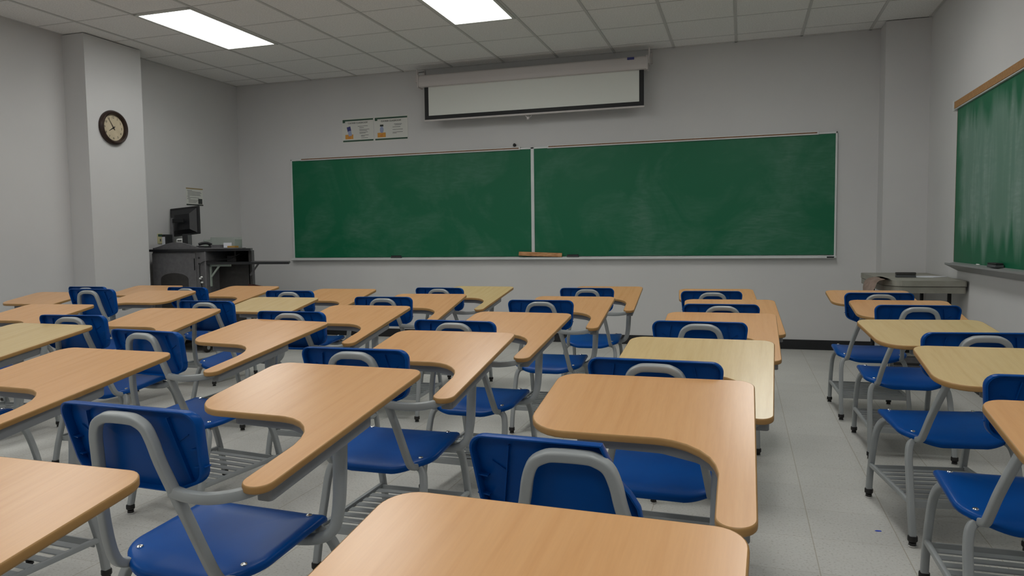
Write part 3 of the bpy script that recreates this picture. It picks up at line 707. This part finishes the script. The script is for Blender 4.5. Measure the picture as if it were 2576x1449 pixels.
# ---------------------------------------------------------------- teaching podium
def podium():
    t = thing('podium', 'charcoal multimedia podium with humped top and fold-out side shelf beside the pillar', 'podium', (-5.4, 6.5, 0))
    ox, oy = 5.4, -6.5
    def P(x0, x1, y0, y1, z0, z1, **k): return bx(x0+ox, x1+ox, y0+oy, y1+oy, z0, z1, **k)
    ZS = 1.052
    obj('cabinet', P(-5.90, -5.23, 6.16, 6.95, .13, ZS, bevel=.008), M_podium, t)
    dr = obj('door', P(-5.895, -5.345, 6.148, 6.162, .16, 1.035, bevel=.003, seg=1), M_podium, t)
    arch = [(-5.79+ox, .30), (-5.79+ox, .765)]+[(-5.615+ox+.175*math.cos(a), .765+.065*math.sin(a)) for a in [PI-k*PI/12 for k in range(13)]][1:-1]+[(-5.44+ox, .765), (-5.44+ox, .30)]
    obj('arched_vent', prism(bmesh.new(), arch, lambda x, z: (x, 6.146+oy, z), lambda x, z: (x, 6.150+oy, z)), M_podium2, dr)
    obj('door_handle', P(-5.358, -5.350, 6.140, 6.150, .86, .98), M_black, dr)
    bm = bmesh.new()
    for z in (.985, .925): lathe(bm, [(.010, -.354), (.010, -.350), (.006, -.348)], (-5.30+ox, 0, z), 'y', 14)
    obj('lock_hole', bm, M_black, t)
    # right open bay
    bm = bmesh.new()
    for poly, za, zb in (([(-5.23, 6.36), (-4.85, 6.36), (-4.85, 6.38), (-5.23, 6.38)], .13, .90), ([(-4.86, 6.36), (-4.83, 6.36), (-5.09, 6.70), (-5.12, 6.70)], .13, ZS), ([(-5.23, 6.68), (-5.08, 6.68), (-5.08, 6.70), (-5.23, 6.70)], .13, ZS),
                         ([(-5.23, 6.36), (-4.85, 6.36), (-5.10, 6.70), (-5.23, 6.70)], .90, .92), ([(-5.05, 6.38), (-5.03, 6.38), (-5.10, 6.68), (-5.12, 6.68)], .92, ZS), ([(-5.23, 6.36), (-4.84, 6.36), (-5.09, 6.70), (-5.23, 6.70)], .11, .13)):
        prism(bm, [(x+ox, y+oy) for x, y in poly], lambda x, y: (x, y, za), lambda x, y: (x, y, zb))
    obj('open_bay', bm, M_podium2, t)
    obj('device_in_bay', P(-5.20, -5.10, 6.45, 6.60, .922, 1.0, bevel=.004), M_podium, t)
    # top slab with oblique right front
    poly = [(-5.945, 6.12), (-5.30, 6.13), (-5.05, 6.24), (-4.795, 6.31), (-5.08, 6.72), (-5.35, 6.88), (-5.945, 6.90)]
    obj('top_slab', prism(bmesh.new(), [(x+ox, y+oy) for x, y in poly], lambda x, y: (x, y, ZS), lambda x, y: (x, y, ZS+.024)), M_slab, t)
    # humped riser along the front edge
    hp = [(-5.90, 1.076), (-5.90, 1.092)]+[(-5.88+.55*k/14, 1.092+.056*math.sin(PI*k/14)**1.2) for k in range(15)]+[(-5.25, 1.090), (-4.86, 1.086), (-4.86, 1.076)]
    obj('humped_riser', prism(bmesh.new(), [(x+ox, z) for x, z in hp], lambda x, z: (x, 6.17+oy, z), lambda x, z: (x, 6.20+oy+.0, z)), M_podium, t)
    obj('work_surface', prism(bmesh.new(), [(-5.88+ox, 6.20+oy), (-4.90+ox, 6.32+oy), (-5.12+ox, 6.66+oy), (-5.40+ox, 6.84+oy), (-5.88+ox, 6.86+oy)], lambda x, y: (x, y, 1.076), lambda x, y: (x, y, 1.082)), M_podium, t)
    # fold-out shelf
    fl_ = [(-5.26, 6.17), (-4.90, 6.16), (-4.27, 6.20), (-4.50, 6.56), (-5.0, 6.60), (-5.22, 6.36)]
    fp = obj('fold_out_shelf', prism(bmesh.new(), [(x+ox, y+oy) for x, y in fl_], lambda x, y: (x, y, .918), lambda x, y: (x, y, .940)), M_slab, t)
    for xb_, nm in ((-5.24, M_brk), ):
        bm = bmesh.new()
        box(bm, xb_+ox, xb_+.26+ox, 6.22+oy, 6.24+oy, .895, .915); box(bm, xb_+ox, xb_+.022+ox, 6.22+oy, 6.24+oy, .69, .900)
        tube(bm, [(xb_+.02+ox, 6.23+oy, .79), (xb_+.12+ox, 6.23+oy, .90)], .009, smooth_path=False, ref=(0, 1, 0))
        obj('shelf_bracket', bm, nm, fp)
    bm = tube(bmesh.new(), [(-4.83+ox, 6.34+oy, .80), (-4.73+ox, 6.34+oy, .915)], .009, smooth_path=False, ref=(0, 1, 0)); obj('shelf_strut', bm, M_podium, fp)
    # rear floor lever bar
    bm = tube(bmesh.new(), [(-4.875+ox, 6.37+oy, .700), (-4.66+ox, 6.37+oy, .668)], .013, smooth_path=False, ref=(0, 1, 0)); obj('tilt_bar', bm, M_maroon, t)
    for x, y in ((-5.80, 6.25), (-5.30, 6.22), (-4.93, 6.42), (-5.80, 6.85), (-5.30, 6.85)):
        c = obj('caster', lathe(bmesh.new(), [(.048, -.014), (.052, -.010), (.052, .010), (.048, .014)], (x+ox, y+oy, .052), 'x', 24), M_cap, t, 40)
        obj('caster_hub', lathe(bmesh.new(), [(.022, -.018), (.022, .018)], (x+ox, y+oy, .052), 'x', 18), M_steel, c)
        obj('caster_fork', bx(x+ox-.025, x+ox+.025, y+oy-.02, y+oy+.02, .103, .13), M_steel, c)
    bm = tube(bmesh.new(), [(-4.95+ox, 6.34+oy, 1.02), (-5.08+ox, 6.33+oy, .97), (-5.20+ox, 6.20+oy, .96), (-5.27+ox, 6.14+oy, .93), (-5.285+ox, 6.135+oy, .85), (-5.27+ox, 6.13+oy, .74), (-5.26+ox, 6.14+oy, .66)], .005, k=8)
    obj('cable', bm, M_black, t, 60)
    bm = bmesh.new()
    for x, z in ((-5.275, .775), (-5.258, .790), (-5.255, .735)): lathe(bm, [(.005, -.012), (.009, -.008), (.009, .008), (.004, .012)], (x+ox, 6.128+oy, z), 'x', 10)
    obj('cable_plugs', bm, M_white, t)
M_brk = mat('pale_bracket', srgb(168, 180, 170), .5); M_maroon = mat('maroon_bar', srgb(70, 32, 28), .4)
podium()
ZP = 1.082
# monitor seen from behind
t = thing('computer_monitor', 'black computer monitor on the podium, seen from behind', 'monitor', (-5.80, 6.52, ZP), math.radians(8))
def mon_poly(): return [(-.17, .15), (.17, .15), (.17, .44), (-.17, .44)]
sc_ = obj('screen_panel', bx(-.165, .185, .0, .022, .145, .455, bevel=.006), M_black, t)
sc_.rotation_euler = (math.radians(-8), math.radians(-5), 0)
bm = bmesh.new(); a = [(-.155, .0, .16), (.155, .0, .16), (.155, .0, .43), (-.155, .0, .43)]; c_ = [(-.09, -.035, .20), (.09, -.035, .20), (.09, -.035, .37), (-.09, -.035, .37)]
A = [bm.verts.new(p) for p in a]; B = [bm.verts.new(p) for p in c_]
for i in range(4): bm.faces.new((A[i], A[(i+1) % 4], B[(i+1) % 4], B[i]))
bm.faces.new(B); bm.faces.new(A[::-1]); obj('rear_housing', bm, M_slab, sc_)
obj('monitor_arm', bx(-.115, -.095, -.07, -.04, .0, .33, bevel=.003), M_podium, t)
obj('arm_joint', bx(-.115, .03, -.06, -.035, .28, .32, bevel=.003), M_black, t)
bm = bx(-.16, .02, -.12, .06, .0, .012, bevel=.003); obj('stand_base', bm, M_black, t)

def speaker(x, y, rz, lab):
    t = thing('desktop_speaker', lab, 'speaker', (x, y, ZP), rz, 'desktop speakers on the podium')
    o = obj('cabinet', bx(-.030, .030, -.045, .045, 0, .150, bevel=.008), M_black, t)
    obj('side_panel', bx(-.022, .022, -.0470, -.0445, .02, .125) if rz < 0 else bx(.0295, .032, -.04, .04, .01, .14), M_paper if rz < 0 else M_ink, t)
speaker(-5.80, 6.27, -.15, 'desktop speaker with pale side at the left of the monitor')
speaker(-5.545, 6.27, .25, 'desktop speaker leaning right in front of the monitor')
t = thing('desktop_switchbox', 'white rounded control box between the two podium speakers', 'control box', (-5.665, 6.34, ZP))
obj('body', bx(-.055, .055, -.04, .04, 0, .105, bevel=.016), M_white, t); obj('slot', bx(-.03, .02, -.0415, -.04, .078, .088), M_black, t)
t = thing('desk_phone', 'black desk telephone with handset on the podium', 'telephone', (-5.42, 6.34, ZP))
obj('base', bx(-.085, .085, -.07, .07, 0, .022, bevel=.006), M_black, t)
obj('handset', tube(bmesh.new(), [(.0, -.05, .040), (.03, -.02, .052), (.055, .02, .052), (.075, .055, .036)], .014), M_black, t, 50)
obj('keypad', bx(-.05, -.01, -.03, .04, .022, .026), M_ink, t)
M_clear = mat('frosted_acrylic', srgb(205, 212, 206), .35); M_clear.node_tree.nodes['Principled BSDF'].inputs['Transmission Weight'].default_value = .7
t = thing('acrylic_tray', 'frosted clear acrylic tray standing on the podium right half', 'tray', (-5.30, 6.52, ZP))
bm = bmesh.new(); box(bm, -.20, .20, .05, .055, 0, .115); box(bm, -.20, -.195, -.06, .05, 0, .09); box(bm, .195, .20, -.06, .05, 0, .09); box(bm, -.195, .195, -.06, .05, 0, .004)
obj('tray_shell', bm, M_clear, t)
o = obj('paper_stack', bx(-.07, .07, -.04, .04, 0, .035), M_podium); o.location = (-5.30, 6.42, ZP); tag(o, 'grey block of papers in front of the acrylic tray', 'box')
o = obj('white_card', bx(-.045, .045, -.004, .004, 0, .055), M_paper); o.location = (-5.16, 6.42, ZP); o.rotation_euler = (0, 0, .1); tag(o, 'small white card standing beside the acrylic tray', 'card')
M_yel = mat('yellow_pad', srgb(170, 130, 60), .7)
o = obj('notepad', bx(-.045, .045, -.03, .03, 0, .022), M_yel); o.location = (-5.0, 6.30, ZP); tag(o, 'tan notepad at the right front edge of the podium top', 'notepad')

# ---------------------------------------------------------------- folding table at right
def table():
    x0, x1, y0, y1 = 1.045, 1.588, 6.13, 7.42; cx, cy = (x0+x1)/2, (y0+y1)/2
    t = thing('folding_table', 'putty-grey folding table with double plastic top in the right corner', 'table', (cx, cy, 0))
    w, l = (x1-x0)/2, (y1-y0)/2
    top = round_poly([(-w, -l+.14, .05), (-w+.09, -l, .05), (w, -l, .02), (w, l, .02), (-w, l, .04)], 5)
    obj('upper_top', prism(bmesh.new(), top, lambda x, y: (x, y, .742), lambda x, y: (x, y, .785)), M_table, t)
    lo_ = [(x*.985+.0, y*.985) for x, y in top]
    obj('lower_top', prism(bmesh.new(), lo_, lambda x, y: (x, y, .690), lambda x, y: (x, y, .738)), M_table, t)
    for sx, sy in ((-.19, -.45), (.20, -.45), (-.19, .45), (.20, .45)):
        lg = obj('leg', tube(bmesh.new(), [(sx, sy, .0), (sx, sy, .70)], .014, smooth_path=False, k=10, pw=2), M_black, t, 50)
    bm = bmesh.new()
    for sy in (-.45, .45): tube(bm, [(-.19, sy, .12), (.20, sy, .12)], .010, smooth_path=False, ref=(0, 1, 0), k=10, pw=2)
    obj('leg_brace', bm, M_black, t)
table()
t = thing('chalk_eraser', 'pair of dark erasers stacked on the grey folding table', 'eraser', (1.265, 6.60, .785), -.02, 'chalkboard erasers')
obj('lower_block', bx(-.072, .072, -.026, .026, 0, .020, bevel=.003), M_felt, t); obj('upper_block', bx(-.072, .072, -.026, .026, .0215, .042, bevel=.003), M_podium2, t)
bm = prism(bmesh.new(), [(-.12, -.10), (.02, -.14), (.15, -.02), (.05, .09), (-.10, .06)], lambda x, y: (x, y, .0), lambda x, y: (x, y, .003+.01*max(0, x)))
o = obj('paper_sheet', bm, M_paper); o.location = (1.44, 6.72, .785); tag(o, 'loose white paper lying on the grey folding table', 'paper')
# cloth hanging over the table's left side
M_cloth = noisy('dusty_pink_cloth', srgb(168, 148, 136), srgb(186, 166, 154), scale=14, rough=.95)
bm = bmesh.new(); nu, nv = 14, 12; g = []
for i in range(nu):
    row = []
    for j in range(nv):
        u, v = i/(nu-1), j/(nv-1)
        y = -.22+.42*u-.08*v; z = 0 if v < .12 else -.16*(v-.12)*(1.0+.25*math.sin(u*9)); x = (.06-.42*v if v < .2 else -.03)-.05*v+(.018*math.sin(u*11+v*4)-.02*math.sin(v*PI))*min(1, v*3)
        row.append(bm.verts.new((x, y, z)))
    g.append(row)
for i in range(nu-1):
    for j in range(nv-1): bm.faces.new((g[i][j], g[i+1][j], g[i+1][j+1], g[i][j+1]))
bmesh.ops.solidify(bm, geom=bm.faces[:], thickness=.014)
o = obj('folded_cloth', bm, M_cloth, None, 60); o.location = (1.028, 6.40, .792); tag(o, 'dusty pink cloth hanging at the left side of the folding table', 'cloth')
# bag and box on the floor under the table
t = thing('black_bag', 'small black bag on a grey box under the folding table', 'bag', (1.30, 6.55, .185))
obj('body', rings_shell(bmesh.new(), [(.10*math.cos(k*PI/8)*(1.15 if k % 2 else 1), .07*math.sin(k*PI/8)) for k in range(16)], (0, 0), None,
    [(lambda x, y: (x, y, 0), .9), (lambda x, y: (x, y, .03), 1.05), (lambda x, y: (x, y, .09), .95), (lambda x, y: (x, y, .12), .55)]), M_black, t, 60)
t = thing('storage_box', 'grey plastic box on the floor under the folding table', 'box', (1.30, 6.55, 0))
obj('body', bx(-.14, .12, -.12, .12, 0, .165, bevel=.01), M_podium, t); obj('lid', bx(-.15, .13, -.13, .13, .165, .185, bevel=.006), M_table, t)

# small blue scrap on the floor
o = obj('paper_scrap', prism(bmesh.new(), [(-.012, -.003), (-.002, -.006), (.012, -.002), (.010, .004), (-.004, .005)], lambda x, y: (x, y, 0), lambda x, y: (x, y, .002)), mat('scrap_blue', srgb(40, 70, 190), .6))
o.location = (.504, 3.015, 0); tag(o, 'tiny blue paper scrap lying on the aisle floor', 'scrap')
